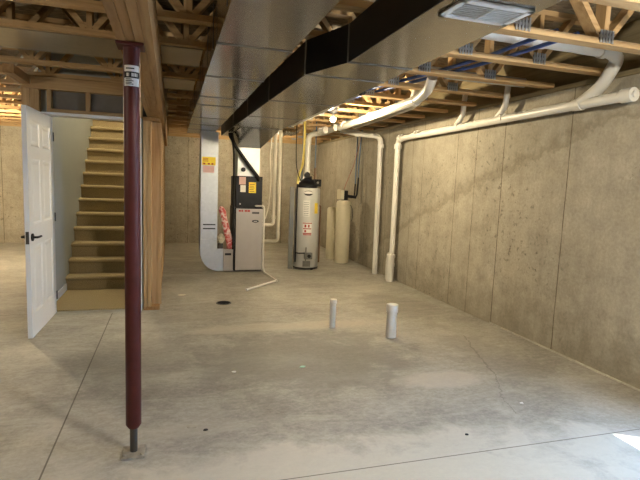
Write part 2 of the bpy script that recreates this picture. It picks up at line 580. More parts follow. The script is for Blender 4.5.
# plates and rim boards on the concrete
w = MB().box(XL-0.2, XR+0.2, YB-0.02, YB+0.2, 2.4105, 2.449)
w.box(XL-0.2, XR+0.2, YB+0.09, YB+0.13, 2.4505, 2.859)
struct(w.build('trim_1', wood_x))
w = MB().box(XR-0.02, XR+0.2, YF-0.2, YB-0.021, 2.4105, 2.449)
w.box(XR+0.09, XR+0.13, YF-0.2, YB+0.089, 2.4505, 2.859)
struct(w.build('trim_2', wood_sill))
w = MB().box(XL-0.13, XL-0.09, YF-0.2, YB+0.089, 2.4505, 2.859)
w.box(XL-0.2, XL+0.02, YF-0.2, YB-0.021, 2.4105, 2.449)
struct(w.build('trim_3', wood_y))
w = MB().box(XL-0.089, XR+0.089, YF-0.13, YF-0.09, 2.41, 2.859)
struct(w.build('trim_4', wood_x))
# bead of pale sealant where the right wall meets the slab
w = MB()
y = 2.35
while y < 4.4:
    dy = random.uniform(0.10, 0.22)
    t_ = random.uniform(0.003, 0.014)
    w.hexa([(XR-t_, y, 0), (XR, y, 0), (XR, y+dy, 0), (XR-t_*random.uniform(0.5, 1.3), y+dy, 0)],
           [(XR-t_*0.6, y, 0.012), (XR, y, 0.016), (XR, y+dy, 0.016), (XR-t_*0.6, y+dy, 0.012)])
    y += dy
struct(w.build('trim_5', sealant))
# stairwell shell
w = MB().box(SX0-0.03, SX0, 5.79, 10.9, 0, 5.2)
struct(w.build('wall_stair_left', drywall))
struct(MB().box(SX1, SX1+0.03, 5.72, 10.9, 0, 5.2).build('wall_stair_right', drywall))
struct(MB().box(SX0, SX1, 10.9, 10.95, 2.0, 5.2).build('wall_stair_back', drywall))
w = MB().box(SX0, SX1, 5.79, 5.82, 2.11, 5.2)
struct(w.build('wall_stair_front', drywall))
struct(MB().box(SX0-0.12, SX1+0.06, 5.79, 10.95, 5.2, 5.24).build('ceiling_stair', drywall))
struct(MB().box(SX0, SX0+0.014, 5.75, 6.76, 0, 0.10).build('baseboard_left', white_paint, None, 0.003))
# white jambs around the stair door
w = MB().box(SX1, SX1+0.02, 5.63, 5.80, 0, 2.10)
w.box(SX0+0.02, SX0+0.06, 5.66, 5.80, 0, 2.06)
w.box(SX0+0.02, SX1, 5.63, 5.80, 2.065, 2.095)
struct(w.build('trim_6', white_paint, None, 0.003))

# ------------------------------------------------------------------ patio door beside the camera (out of frame) and slab outside
pd = MB()
for y0, y1 in ((DY0, DY0+0.06), (DY1-0.04, DY1)):
    pd.box(XR+0.06, XR+0.14, y0, y1, 0, DH)
pd.box(XR+0.06, XR+0.14, DY0, DY1, 0, 0.05)
pd.box(XR+0.06, XR+0.14, DY0, DY1, DH-0.05, DH)
pdo = struct(pd.build('unseen_patio_door', white_paint))
MB().box(XR+0.095, XR+0.101, DY0+0.06, DY1-0.04, 0.05, DH-0.05).build('pane', glass_m, pdo)
struct(MB().box(XR+0.2, XR+14, -14, 14, -0.2, -0.06).build('floor_patio', patio_m))

# ------------------------------------------------------------------ open six-panel door
DOOR_A = Vector((-1.185, 5.675, 0))        # hinge side
DOOR_B = Vector((-1.198, 4.775, 0))        # latch side
du = (DOOR_B-DOOR_A).normalized()
dn = Vector((-du.y, du.x, 0))
if dn.x < 0: dn = -dn
DW = (DOOR_B-DOOR_A).length
DT = Matrix(((du.x, dn.x, 0, DOOR_A.x), (du.y, dn.y, 0, DOOR_A.y), (0, 0, 1, 0), (0, 0, 0, 1)))
def door_panel_grid():
    return [(a, b, c, d) for (a, b) in ((0.12, 0.405), (0.505, 0.79)) for (c, d) in ((0.22, 0.83), (1.02, 1.60), (1.71, 1.93))]
m = MB()
z0, z1 = 0.012, 2.045
def leaf(sign):
    # stiles and rails with recessed fields, facing sign
    y_face = 0.019*sign
    xs = [0.0, 0.12, 0.405, 0.505, 0.79, DW]
    zs = [z0, 0.22, 0.83, 1.02, 1.60, 1.71, 1.93, z1]
    for i in range(5):
        for j in range(7):
            a, b, c_, d = xs[i], xs[i+1], zs[j], zs[j+1]
            hole = i in (1, 3) and j in (1, 3, 5)
            if not hole:
                m.add([DT @ Vector(p) for p in ((a, y_face, c_), (b, y_face, c_), (b, y_face, d), (a, y_face, d))], [(0, 1, 2, 3)])
            else:
                e1, e2 = 0.014, 0.040
                dep = y_face - 0.010*sign
                fld = y_face - 0.003*sign
                R_ = []
                for e, yy in ((0, y_face), (e1, dep), (e1+0.012, dep), (e2+0.01, fld)):
                    R_ += [(a+e, yy, c_+e), (b-e, yy, c_+e), (b-e, yy, d-e), (a+e, yy, d-e)]
                fs = []
                for q in range(3):
                    for k in range(4):
                        fs.append((q*4+k, q*4+(k+1) % 4, q*4+4+(k+1) % 4, q*4+4+k))
                fs.append((12, 13, 14, 15))
                m.add([DT @ Vector(p) for p in R_], fs)
leaf(1)
leaf(-1)
m.add([DT @ Vector(p) for p in ((0,-.019,z0),(0,.019,z0),(0,.019,z1),(0,-.019,z1),(DW,-.019,z0),(DW,.019,z0),(DW,.019,z1),(DW,-.019,z1))],
      [(0,1,2,3),(4,7,6,5),(0,4,5,1),(3,2,6,7)])
door = struct(m.build('door_1', white_paint))
door['label'] = 'open white six-panel door beside the carpeted stairs'
for sg in (1, -1):
    h_ = MB()
    h_.tube([DT @ Vector((DW-0.065, 0.019*sg, 0.912)), DT @ Vector((DW-0.065, 0.030*sg, 0.912))], 0.034, 20)
    h_.tube([DT @ Vector((DW-0.065, 0.02*sg, 0.912)), DT @ Vector((DW-0.065, 0.065*sg, 0.912)), DT @ Vector((DW-0.19, 0.062*sg, 0.909))], 0.010, 10, 0.02)
    tag(h_.build('handle', black_m, door), 'black lever handle')
MB().box(DW-0.001, DW+0.002, -0.013, 0.013, 0.857, 0.967, None, DT).build('latch_plate', dark_steel, door)
for z in (0.2, 1.03, 1.85):
    MB().tube([DT @ Vector((0.0, 0.024, z-0.045)), DT @ Vector((0.0, 0.024, z+0.045))], 0.007, 8).build('hinge', dark_steel, door)

# ------------------------------------------------------------------ carpeted stairs
st = thing('staircase', 'tan carpeted staircase rising behind the open white door', 'stairs', (-0.8, 6.75, 0))
RISE, RUN, Y1 = 0.19, 0.20, 6.78
MB().box(SX0+0.001, SX1-0.001, 5.74, 6.77, 0, 0.014).build('landing_carpet', carpet_m, st)
for k in range(14):
    zt = RISE*(k+1)
    yk = Y1+RUN*k
    prof = [(yk, zt-RISE), (yk, zt-0.056)]
    for a in range(0, 181, 30):
        an = math.radians(270-a)
        prof.append((yk-0.014+0.028*math.cos(an)*0.9, zt-0.028+0.028*math.sin(an)))
    prof += [(yk+RUN, zt), (yk+RUN, zt-RISE)]
    n = len(prof)
    vs = [(SX0+0.002, p[0], p[1]) for p in prof]+[(SX1-0.002, p[0], p[1]) for p in prof]
    mm = MB()
    mm.add(vs, [tuple(range(n))[::-1], tuple(range(n, 2*n))]+[(i, (i+1) % n, n+(i+1) % n, n+i) for i in range(n)])
    mm.build('step', carpet_m, st)
MB().box(SX0+0.002, SX1-0.002, Y1+RUN*14, 10.89, 2.70, 2.85).build('upper_landing', carpet_m, st)

# ------------------------------------------------------------------ beam, column
BX0, BX1 = -0.252, -0.085
bt = thing('support_beam', 'thick built-up wooden beam resting on the maroon steel column', 'beam', (-0.17, 2.66, 2.12))
pw = (BX1-BX0)/4
for k in range(4):
    mm = MB().box(BX0+k*pw+0.0012, BX0+(k+1)*pw-0.0012, -1.2, 10.6, 2.12+(0.004 if k in (1,) else 0), 2.448)
    mm.build('ply', wood_y, bt)
CX, CY = -0.190, 2.66
ct = thing('steel_column', 'slim maroon adjustable steel column standing on the slab under the beam', 'column', (CX, CY, 0))
R0 = 0.0395
MB().lathe([(R0-0.012, 0.145), (R0, 0.165), (R0, 2.085), (R0, 2.106)], CX, CY).build('post', maroon, ct)
MB().lathe([(0.020, 0.012), (0.020, 0.16)], CX, CY, 0, 14).build('screw', dark_steel, ct)
mm = MB().box(CX-0.068, CX+0.060, CY-0.07, CY+0.07, 2.106, 2.119)
mm.build('cap_plate', maroon, ct, 0.003)
mm = MB().box(CX-0.058, CX+0.058, CY-0.075, CY+0.055, 0, 0.012)
for sx in (-1, 1):
    mm.lathe([(0.008, 0.012), (0.008, 0.022), (0, 0.022)], CX+0.042*sx, CY-0.05, 0, 8)
tag(mm.build('base_plate', plate_m, ct, 0.002), 'dusty bare steel base plate')
fa = math.atan2(-CY, -CX)
lb = MB().arc_patch(CX, CY, R0+0.0004, fa-0.95, fa+0.95, 1.918, 2.016, 14, paper, 0.0008).build('sticker', paper, ct)
tag(lb, 'white sticker with a black band')
b_ = MB().arc_patch(CX, CY, R0+0.0014, fa-0.92, fa+0.92, 1.956, 1.986, 14, ink, 0.0006)
for i, (a0, a1) in enumerate(((-0.6, -0.42), (-0.36, -0.3), (-0.02, 0.12), (0.18, 0.30), (0.36, 0.5), (0.56, 0.66))):
    b_.arc_patch(CX, CY, R0+0.0022, fa+a0, fa+a1, 1.963, 1.979, 3, paper, 0.0005)
for i in range(4):
    z = 1.948-0.0078*i
    b_.arc_patch(CX, CY, R0+0.0014, fa-0.75, fa+(0.2 if i % 2 else 0.0), z, z+0.004, 5, ink, 0.0005)
b_.arc_patch(CX, CY, R0+0.0014, fa-0.7, fa+0.3, 1.998, 2.004, 5, ink, 0.0005)
b_.build('printing', ink, lb)

# ------------------------------------------------------------------ floor trusses
TOPZ, BOTZ = 2.86, 2.45
truss_mesh = {}
def plate_mb(x, y, z, w=0.118, h=0.088):
    m_ = MB().box(x-w/2, x+w/2, y-0.0035, y-0.0005, z-h/2+0.02, z+h/2-0.02, dark_steel)
    m_.box(x-w/2, x+w/2, y-0.0045, y-0.0005, z-0.008, z+0.008)
    nr = 5
    for i in range(nr):
        cx = x-w/2+w*(i+0.5)/nr
        m_.box(cx-w*0.06, cx+w*0.06, y-0.009, y-0.003, z-h/2+0.004, z+h/2-0.004)
    return m_
ORD = ['front', 'second', 'third', 'fourth', 'fifth', 'sixth', 'seventh', 'eighth', 'ninth', 'tenth', 'eleventh', 'twelfth', 'thirteenth', 'fourteenth', 'fifteenth', 'sixteenth']
def truss(yfar, xa, xb, label, name='floor_truss'):
    y0, y1 = yfar-0.089, yfar
    yc = (y0+y1)/2
    g = thing(name, label, 'truss', (0, y0, BOTZ), 'open-web floor trusses overhead')
    MB().box(xa, xb, y0, y1, BOTZ, BOTZ+0.038).build('bottom_chord', wood_x, g)
    MB().box(xa, xb, y0, y1, TOPZ-0.038, TOPZ).build('top_chord', wood_x, g)
    P_ = 0.65
    x = 2.05
    while x - P_ > xa+0.1: x -= P_
    lo, hi = BOTZ+0.038, TOPZ-0.038
    def part(key, name_, mbf, mat, x_):
        if key not in truss_mesh:
            o = mbf().build(name_, mat, g)
            truss_mesh[key] = o.data
            # re-base the shared mesh to x = 0, y = 0 of the truss
            for v in o.data.vertices:
                v.co.x -= x_
            o.location = (x_, 0, 0)
        else:
            o = D.objects.new(name_, truss_mesh[key])
            COL.objects.link(o)
            o.parent = g
            o.location = (x_, 0, 0)
        return o
    while x < xb-0.08:
        part('v', 'web', lambda: MB().bar((x, yc, lo), (x, yc, hi), 0.038, 0.085), wood_z, x)
        if x+0.325 < xb:
            part('r', 'web', lambda: MB().bar((x+0.03, yc, lo), (x+0.30, yc, hi), 0.038, 0.085), wood_x, x)
        if x-0.325 > xa:
            part('l', 'web', lambda: MB().bar((x-0.03, yc, lo), (x-0.30, yc, hi), 0.038, 0.085), wood_x, x)
        if x > 0.75: part('p', 'truss_plate', lambda: plate_mb(x, y0, BOTZ+0.048), galv_plate, x)
        x += P_
    return g
ys = [2.12+0.61*k for k in range(16)]
for k, y in enumerate(ys):
    if y < 5.8:
        truss(y, XL+0.02, XR-0.02, f'open-web wooden floor truss crossing the beam, {ORD[k]} one counted from the photographer' if k else 'open-web wooden floor truss in the top corners, nearest the photographer')
    else:
        truss(y, BX1+0.03, XR-0.02, f'open-web wooden floor truss right of the stairwell, {ORD[k]} one from the photographer')
        truss(y, XL+0.02, SX0-0.14, f'open-web wooden floor truss left of the stairwell, {ORD[k]} one from the photographer')

# joist-bay panning sheets
def pan(label, xa, xb, ya, yb):
    m_ = MB().box(xa, xb, ya, yb, BOTZ-0.0045, BOTZ-0.0005)
    m_.box(xa, xb, ya-0.0, ya+0.012, BOTZ-0.008, BOTZ-0.004)
    m_.box(xa, xb, yb-0.012, yb, BOTZ-0.008, BOTZ-0.004)
    tag(m_.build('joist_panning', pan_m), label, 'metal sheet', 'sheet metal panning under the joists')
pan('pale sheet metal panning under the trusses left of the maroon column', XL+0.05, BX0-0.005, 3.92, 4.52)
pan('pale sheet metal panning between beam and duct, the nearer of two', BX1+0.005, 0.224, 3.92, 4.52)
pan('pale sheet metal panning between beam and duct, the farther of two', BX1+0.005, 0.224, 5.14, 5.74)

# ------------------------------------------------------------------ framing around the stairwell
sw = thing('stud_wall', 'bare wooden stud wall under the beam, right of the stairs', 'stud wall', (-0.2, 5.7, 0))
MB().box(SX1+0.035, -0.125, 5.66, 10.5, 0, 0.038).build('sole_plate', wood_y, sw)
MB().box(SX1+0.035, -0.125, 5.66, 10.5, 2.078, 2.118).build('top_plate', wood_y, sw)
MB().box(-0.293, -0.255, 5.655, 5.79, 0.04, 2.076).build('stud', wood_z, sw)
MB().box(-0.252, -0.214, 5.665, 5.80, 0.04, 2.076).build('stud', wood_z, sw)
MB().box(-0.208, -0.108, 5.77, 5.81, 0.04, 2.076).build('stud', wood_z, sw)
for k in range(11):
    y = 6.15+0.41*k
    MB().box(-0.265, -0.125, y, y+0.038, 0.04, 2.076).build('stud', wood_z, sw)
hd = thing('door_header_framing', 'wooden header framing with two grey panels above the stair door', 'framing', (-0.8, 5.7, 2.1))
MB().box(-1.215, -0.30, 5.68, 5.785, 2.10, 2.135).build('bottom_plate', wood_x, hd)
MB().box(-1.43, -0.26, 5.68, 5.785, 2.325, 2.445).build('top_plate', wood_x, hd)
for x in (-1.215, -0.855, -0.338):
    MB().box(x, x+0.038, 5.685, 5.78, 2.136, 2.324).build('cripple_stud', wood_z, hd)
for a, b in ((-1.176, -0.856), (-0.816, -0.339)):
    tag(MB().box(a, b, 5.765, 5.785, 2.136, 2.324).build('back_panel', grey_board, hd), 'grey-brown board')
ef = thing('corner_framing', 'wooden corner studs and plate above the open door, left of the header', 'framing', (-1.33, 5.7, 0))
for k, x in enumerate((-1.44, -1.366, -1.326)):
    MB().box(x, x+(0.072 if k == 0 else 0.038), 5.69-0.01*(k == 0), 5.785, 0.02, 2.322).build('stud', wood_z, ef)
for k in range(11):
    y = 6.2+0.41*k
    MB().box(SX0-0.12, SX0-0.035, y, y+0.038, 0.02, 2.322).build('stud', wood_z, ef)
MB().box(-1.45, -1.36, 5.15, 5.675, 2.36, 2.44).build('plate_end', wood_y, ef)
MB().box(SX0-0.125, SX0-0.033, 5.80, 10.9, 2.325, 2.44).build('top_plate', wood_y, ef)

# ------------------------------------------------------------------ return duct (left)
ZD, ZT = 2.22, 2.445
LX0, LX1 = 0.235, 0.652
rd = thing('return_duct', 'flat galvanized duct nearest the beam, dropping beside the furnace to the floor', 'duct', (0.45, 5, ZD))
cuts = [0.9, 2.82, 3.72, 4.64, 5.15, 6.24, 7.04, 7.75, 8.42]
for a, b in zip(cuts[:-1], cuts[1:]):
    MB().box(LX0, LX1, a+0.002, b-0.002, ZD, ZT).build('duct_section', galv_m, rd)
for c_ in cuts[1:-1]:
    MB().box(LX0-0.004, LX1+0.004, c_-0.007, c_+0.007, ZD-0.005, ZD+0.012).build('cleat', seam_m, rd)
# hanger straps on the left side
for y in (2.2, 2.95, 3.4, 4.3, 5.4, 6.6):
    MB().box(LX0-0.012, LX0-0.009, y, y+0.025, ZD-0.002, 2.47).build('hanger_strap', dark_steel, rd)
DX0, DX1, DY_ = 0.44, 0.705, 7.95
for (za, zb) in ((0.53, 1.02), (1.024, 1.55), (1.554, 2.218)):
    MB().box(DX0, DX1, DY_, DY_+0.40, za, zb).build('drop_section', galv_bright, rd)
for z in (1.022, 1.552):
    MB().box(DX0-0.004, DX1+0.004, DY_-0.006, DY_+0.406, z-0.008, z+0.008).build('cleat', galv_bright, rd)
# curved boot at the foot
prof = [(DX0, 0.526)]
for a in range(0, 91, 9):
    an = math.radians(180+a)
    prof.append((DX0+0.30+0.30*math.cos(an), 0.33+0.32*math.sin(an)))
prof += [(0.945, 0.01), (0.945, 0.36), (DX1+0.10, 0.372), (DX1+0.002, 0.372), (DX1, 0.526)]
n = len(prof)
mm = MB()
vs = [(p[0], DY_-0.002, p[1]) for p in prof]+[(p[0], DY_+0.402, p[1]) for p in prof]
mm.add(vs, [tuple(range(n)), tuple(range(n, 2*n))[::-1]]+[(i, (i+1) % n, n+(i+1) % n, n+i) for i in range(n)])
mm.build('boot', galv_bright, rd)
MB().box(DX1+0.10, 0.962, DY_-0.02, DY_+0.42, 0.012, 0.375).build('filter_rack', furn_grey, rd, 0.004)
MB().box(0.83, 0.93, DY_-0.0235, DY_-0.0195, 0.27, 0.305).build('badge', ink, rd)
lb = MB().box(DX0+0.015, DX1-0.04, DY_-0.003, DY_-0.0005, 1.70, 1.83).build('sticker', yellow, rd)
tag(lb, 'yellow sticker with small print')
pm_ = MB()
for k, x in enumerate((0.475, 0.545, 0.60)):
    pm_.box(x, x+0.03, DY_-0.0045, DY_-0.0028, 1.712, 1.735)
for k in range(3):
    pm_.box(0.47, 0.55, DY_-0.0045, DY_-0.0028, 1.76+0.02*k, 1.768+0.02*k)
pm_.build('printing', red_label, lb)
tag(MB().box(DX0+0.03, DX1-0.06, DY_-0.003, DY_-0.0005, 1.585, 1.69).build('sticker', pink_paper, rd), 'pale pink sheet')
for z, dz in ((0.755, 0.0), (0.69, 0.0)):
    MB().box(DX0+0.04, DX0+0.235, DY_-0.004, DY_-0.0005, z, z+0.018).build('black_tape', ink, rd)

# ------------------------------------------------------------------ supply duct (right)
sd = thing('supply_duct', 'wide galvanized trunk duct right of the dark gap, over the furnace', 'duct', (1.15, 5, ZD))
NX0, NX1 = 1.03, 1.45
FX0, FX1 = 0.80, 1.46
def sec(a, b, xa, xb, xc, xd):
    m_ = MB()
    m_.hexa([(xa, a, ZD), (xb, a, ZD), (xd, b, ZD), (xc, b, ZD)], [(xa, a, ZT), (xb, a, ZT), (xd, b, ZT), (xc, b, ZT)])
    return m_.build('duct_section', galv_m, sd)
sec(0.9, 1.62, NX0, NX1, NX0, NX1)
sec(1.624, 2.90, NX0, NX1, NX0, NX1)
sec(2.904, 3.35, NX0, NX1, FX0+0.08, FX1)
fc = [3.354, 4.55, 5.75, 6.95, 8.5]
for i in range(4):
    xa = FX0+0.08-(0.02*i)
    sec(fc[i]+0.002, fc[i+1]-0.002, xa, FX1+0.01*i, xa-0.02, FX1+0.01*(i+1))
for y, xa, xb in ((1.622, NX0, NX1), (2.902, NX0, NX1), (3.352, FX0+0.08, FX1), (4.55, FX0+0.06, FX1+0.01), (5.75, FX0+0.04, FX1+0.02), (6.95, FX0+0.02, FX1+0.03)):
    MB().box(xa-0.004, xb+0.004, y-0.007, y+0.007, ZD-0.005, ZD+0.012).build('cleat', seam_m, sd)
    MB().box(xa-0.012, xa-0.001, y-0.007, y+0.007, ZD-0.004, ZT).build('cleat', seam_m, sd)
def black_side(a, b, xa, xb):  # thin black sheet over the trunk's left side
    m_ = MB().hexa([(xa-0.006, a, ZD-0.002), (xa-0.001, a, ZD-0.002), (xb-0.001, b, ZD-0.002), (xb-0.006, b, ZD-0.002)],
                   [(xa-0.006, a, ZT), (xa-0.001, a, ZT), (xb-0.001, b, ZT), (xb-0.006, b, ZT)])
    tag(m_.build('side_sheet', black_m, sd), 'black side face')
black_side(0.9, 2.90, NX0, NX0)
black_side(2.904, 3.35, NX0, FX0+0.08)
for i in range(4):
    black_side(fc[i]+0.002, fc[i+1]-0.002, FX0+0.08-0.02*i, FX0+0.06-0.02*i)
# ceiling register in the underside
rx0, rx1, ry0, ry1 = 1.085, 1.42, 1.755, 1.955
m_ = MB()
fwid = 0.026
for q in ((rx0, rx1, ry0, ry0+fwid), (rx0, rx1, ry1-fwid, ry1), (rx0, rx0+fwid, ry0, ry1), (rx1-fwid, rx1, ry0, ry1), ((rx0+rx1)/2-0.006, (rx0+rx1)/2+0.006, ry0, ry1)):
    m_.box(q[0], q[1], q[2], q[3], ZD-0.012, ZD-0.001)
reg = m_.build('register', white_paint, sd, 0.002)
tag(reg, 'white metal air register')
for half in (0, 1):
    a = rx0+fwid if half == 0 else (rx0+rx1)/2+0.007
    b = (rx0+rx1)/2-0.007 if half == 0 else rx1-fwid
    m_ = MB()
    nl = 8
    for i in range(nl):
        yy = ry0+fwid+(ry1-ry0-2*fwid)*(i+0.5)/nl
        tl = 0.008 if half == 0 else 0.001
        m_.hexa([(a, yy-0.005-tl*0.5, ZD-0.010), (b, yy-0.005-tl*0.5, ZD-0.010), (b, yy+0.001-tl*0.5, ZD-0.010), (a, yy+0.001-tl*0.5, ZD-0.010)],
                [(a, yy-0.005+tl*0.5, ZD-0.0015), (b, yy-0.005+tl*0.5, ZD-0.0015), (b, yy+0.001+tl*0.5, ZD-0.0015), (a, yy+0.001+tl*0.5, ZD-0.0015)])
    lo_ = m_.build('louvers', white_paint, reg)
MB().box(rx0+0.02, rx1-0.02, ry0+0.02, ry1-0.02, ZD-0.0012, ZD-0.0006).build('backing', dark_steel, reg)

# thin white pipe along the trunk's right flank
m_ = MB().tube([(1.555, 4.02, 2.262), (1.60, 6.75, 2.262)], 0.016, 10)
m_.tube([(1.554, 3.98, 2.262), (1.555, 4.04, 2.262)], 0.021, 10, None, black_m)
for y in (4.5, 5.4, 6.3):
    m_.bar((1.575, y, 2.262), (1.575, y, 2.449), 0.012, 0.012)
tag(m_.build('thin_pipe', pvc), 'thin white pipe with black end along the wide trunk duct', 'pipe')

# ------------------------------------------------------------------ furnace
FY = 7.87
fn = thing('furnace', 'grey and black upright furnace with pale plenum standing on the slab', 'furnace', (1.2, 8.2, 0))
fx0, fx1 = 0.972, 1.425
MB().box(fx0, fx1, FY+0.012, FY+0.72, 0.02, 1.05).build('cabinet', black_m, fn, 0.004)
MB().box(fx0+0.018, fx1-0.004, FY-0.010, FY+0.011, 0.035, 1.035).build('front_panel', furn_grey, fn, 0.006)
MB().box(fx0+0.01, fx1-0.02, FY+0.0, FY+0.70, 1.052, 1.555).build('coil_box', black_m, fn, 0.006)
MB().box(1.005, 1.355, FY+0.02, FY+0.62, 1.557, 2.0).build('plenum', plenum_m, fn)
m_ = MB()
for q in ((1.006, 1.354, 1.565, 1.985), (1.006, 1.354, 1.985, 1.565)):
    m_.bar((q[0], FY+0.0185, q[2]), (q[1], FY+0.0185, q[3]), 0.008, 0.004, (0, 1, 0))
m_.build('cross_break', paper, fn)
MB().hexa([(1.0, FY+0.012, 2.002), (1.36, FY+0.012, 2.002), (1.36, FY+0.62, 2.002), (1.0, FY+0.62, 2.002)],
          [(0.92, 6.95, 2.212), (1.47, 6.95, 2.212), (1.47, FY+0.62, 2.212), (0.92, FY+0.62, 2.212)]).build('plenum_transition', galv_m, fn)
MB().box(1.185, 1.30, FY-0.0025, FY-0.0005, 1.29, 1.46).build('label', yellow, fn)
m_ = MB()
for i in range(5):
    m_.box(1.195, 1.275-0.012*(i % 2), FY-0.0040, FY-0.0024, 1.31+0.028*i, 1.318+0.028*i)
m_.build('printing', ink, [o for o in fn.children if o.name.startswith('label')][0])
MB().box(1.03, 1.135, FY-0.0025, FY-0.0005, 1.42, 1.54).build('sticker', pink_paper, fn)
MB().box(1.05, 1.135, FY-0.0025, FY-0.0005, 1.30, 1.41).build('sticker', paper, fn)
MB().tube([(1.09, FY+0.018, 1.655), (1.09, FY-0.03, 1.655)], 0.035, 16).build('knob', black_m, fn)
m_ = MB()
for a, b in ((1.03, 1.065), (1.072, 1.10), (1.125, 1.165), (1.17, 1.21)):
    m_.box(a, b, FY-0.0125, FY-0.0105, 0.985, 1.015)
m_.build('red_sticker', red_label, fn)
MB().box(1.245, 1.36, FY-0.0125, FY-0.0105, 0.955, 0.985).build('name_strip', dark_steel, fn)
vs, fs = [], []
for k in range(20):
    an = 2*PI*k/20
    vs.append((1.30+0.055*math.cos(an), FY-0.0145, 0.835+0.022*math.sin(an)))
for k in range(20):
    vs.append((vs[k][0], FY-0.0105, vs[k][2]))
bd = MB()
bd.add(vs, [tuple(range(20)), tuple(range(20, 40))[::-1]]+[(i, (i+1) % 20, 20+(i+1) % 20, 20+i) for i in range(20)])
bdo = bd.build('badge', ink, fn)
MB().box(1.272, 1.328, FY-0.0160, FY-0.0146, 0.831, 0.839).build('printing', paper, bdo)
MB().box(0.963, 0.975, FY+0.02, FY+0.06, 0.72, 0.86).build('switch_box', grey_steel, fn)
MB().tube([(1.05, FY-0.01, 1.11), (1.05, FY+0.005, 1.11)], 0.012, 10).build('port', paper, fn)

# refrigerant line
tag(MB().tube([(1.335, FY-0.012, 1.50), (1.33, FY-0.05, 1.53), (1.16, FY-0.06, 1.74), (0.965, FY-0.07, 1.99), (0.90, FY-0.10, 2.10), (0.885, FY-0.12, 2.21)], 0.028, 12, 0.06).build('refrigerant_line', black_rub),
    'thick black insulated line slanting down to the furnace coil box', 'pipe')
tag(MB().tube([(0.945, FY-0.03, 0.38), (0.948, FY-0.035, 1.2), (0.935, FY-0.03, 1.9), (0.915, FY-0.03, 2.08), (0.862, FY-0.03, 2.16), (0.858, FY-0.03, 2.21)], 0.014, 10, 0.05).build('conduit', black_rub),
    'slim black vertical conduit along the left edge of the furnace', 'conduit')

# condensate drain
m_ = MB().tube([(1.30, FY-0.02, 1.085), (1.30, FY-0.035, 1.085), (1.415, FY-0.04, 1.085), (1.437, FY-0.035, 1.06), (1.437, FY-0.035, 0.10), (1.45, FY-0.10, 0.016), (1.50, 7.06, 0.016), (0.97, 6.49, 0.016)], 0.0145, 10, 0.03)
m_.tube([(1.50, 7.09, 0.0165), (1.50, 7.03, 0.0165)], 0.020, 10)
tag(m_.build('condensate_pipe', pvc), 'thin white drain pipe zigzagging from furnace across the slab', 'pipe')

# furnace intake and exhaust pipes
for i, (x, z, lab) in enumerate(((1.668, 0.75, 'white plastic vent pipe beside the furnace, the left one of the pair'), (1.752, 0.47, 'white plastic vent pipe beside the furnace, the right one of the pair'))):
    m_ = MB().tube([(fx1+0.002, 8.2, z), (x, 8.2, z), (x, 8.2, 2.36), (x, 8.7, 2.38)], 0.029, 14, 0.07)
    m_.tube([(x, 8.2, z+0.10), (x, 8.2, z+0.16)], 0.035, 14)
    m_.tube([(fx1+0.003, 8.2, z), (fx1+0.03, 8.2, z)], 0.036, 14)
    tag(m_.build('vent_pipe', pvc_old), lab, 'pipe', 'furnace vent pipes')
tag(MB().tube([(1.60, 8.1, 2.30), (1.585, 8.1, 2.26), (1.56, 8.1, 1.9), (1.585, 8.1, 1.5), (1.56, 8.1, 1.05), (1.50, 8.1, 0.85), (1.435, 8.1, 0.80)], 0.011, 8, 0.1).build('cable', pvc_old),
    'slim pale cable hanging just left of the furnace vent pipes', 'cable')

# red and white film package leaning beside the furnace
pk = thing('plastic_package', 'red and white plastic package leaning between drop duct and furnace', 'package', (0.86, 7.86, 0.376))
m_ = MB()
path = [(0.905, 7.93, 0.38), (0.895, 7.92, 0.50), (0.845, 7.92, 0.70), (0.80, 7.92, 0.88), (0.775, 7.92, 1.0), (0.765, 7.92, 1.055)]
wd = [0.050, 0.058, 0.058, 0.056, 0.058, 0.035]
vs, fs = [], []
for p, w_ in zip(path, wd):
    for k in range(10):
        an = 2*PI*k/10
        vs.append((p[0]+w_*math.cos(an)*(1+0.06*random.uniform(-1, 1)), p[1]-0.035+0.030*math.sin(an), p[2]+0.02*random.uniform(-1, 1)*(0 if p is path[0] else 1)))
for i in range(len(path)-1):
    for k in range(10):
        fs.append((i*10+k, i*10+(k+1) % 10, i*10+10+(k+1) % 10, i*10+10+k))
fs += [tuple(range(10))[::-1], tuple(range(len(vs)-10, len(vs)))]
m_.add(vs, fs, None, True)
m_.build('film_sleeve', pink_m, pk)
m_ = MB()
vs, fs = [], []
for i in range(7):
    for k in range(10):
        an = 2*PI*k/10
        rr = 0.055*math.sin(PI*(i+0.35)/6.9)*random.uniform(0.75, 1.2)+0.006
        vs.append((0.765+rr*math.cos(an), 7.925+rr*0.6*math.sin(an)-0.02, 0.47+0.026*i))
for i in range(6):
    for k in range(10):
        fs.append((i*10+k, i*10+(k+1) % 10, i*10+10+(k+1) % 10, i*10+10+k))
fs += [tuple(range(10))[::-1], tuple(range(60, 70))]
m_.add(vs, fs)
tag(m_.build('crumpled_bag', pvc_old), 'small crumpled pale bag left of the red and white package', 'bag')
tag(MB().box(0.716, 0.80, 7.953, 8.02, 0.3755, 0.462).build('dark_box', dark_steel, None, 0.006), 'small dark box on the boot under the crumpled bag', 'box')

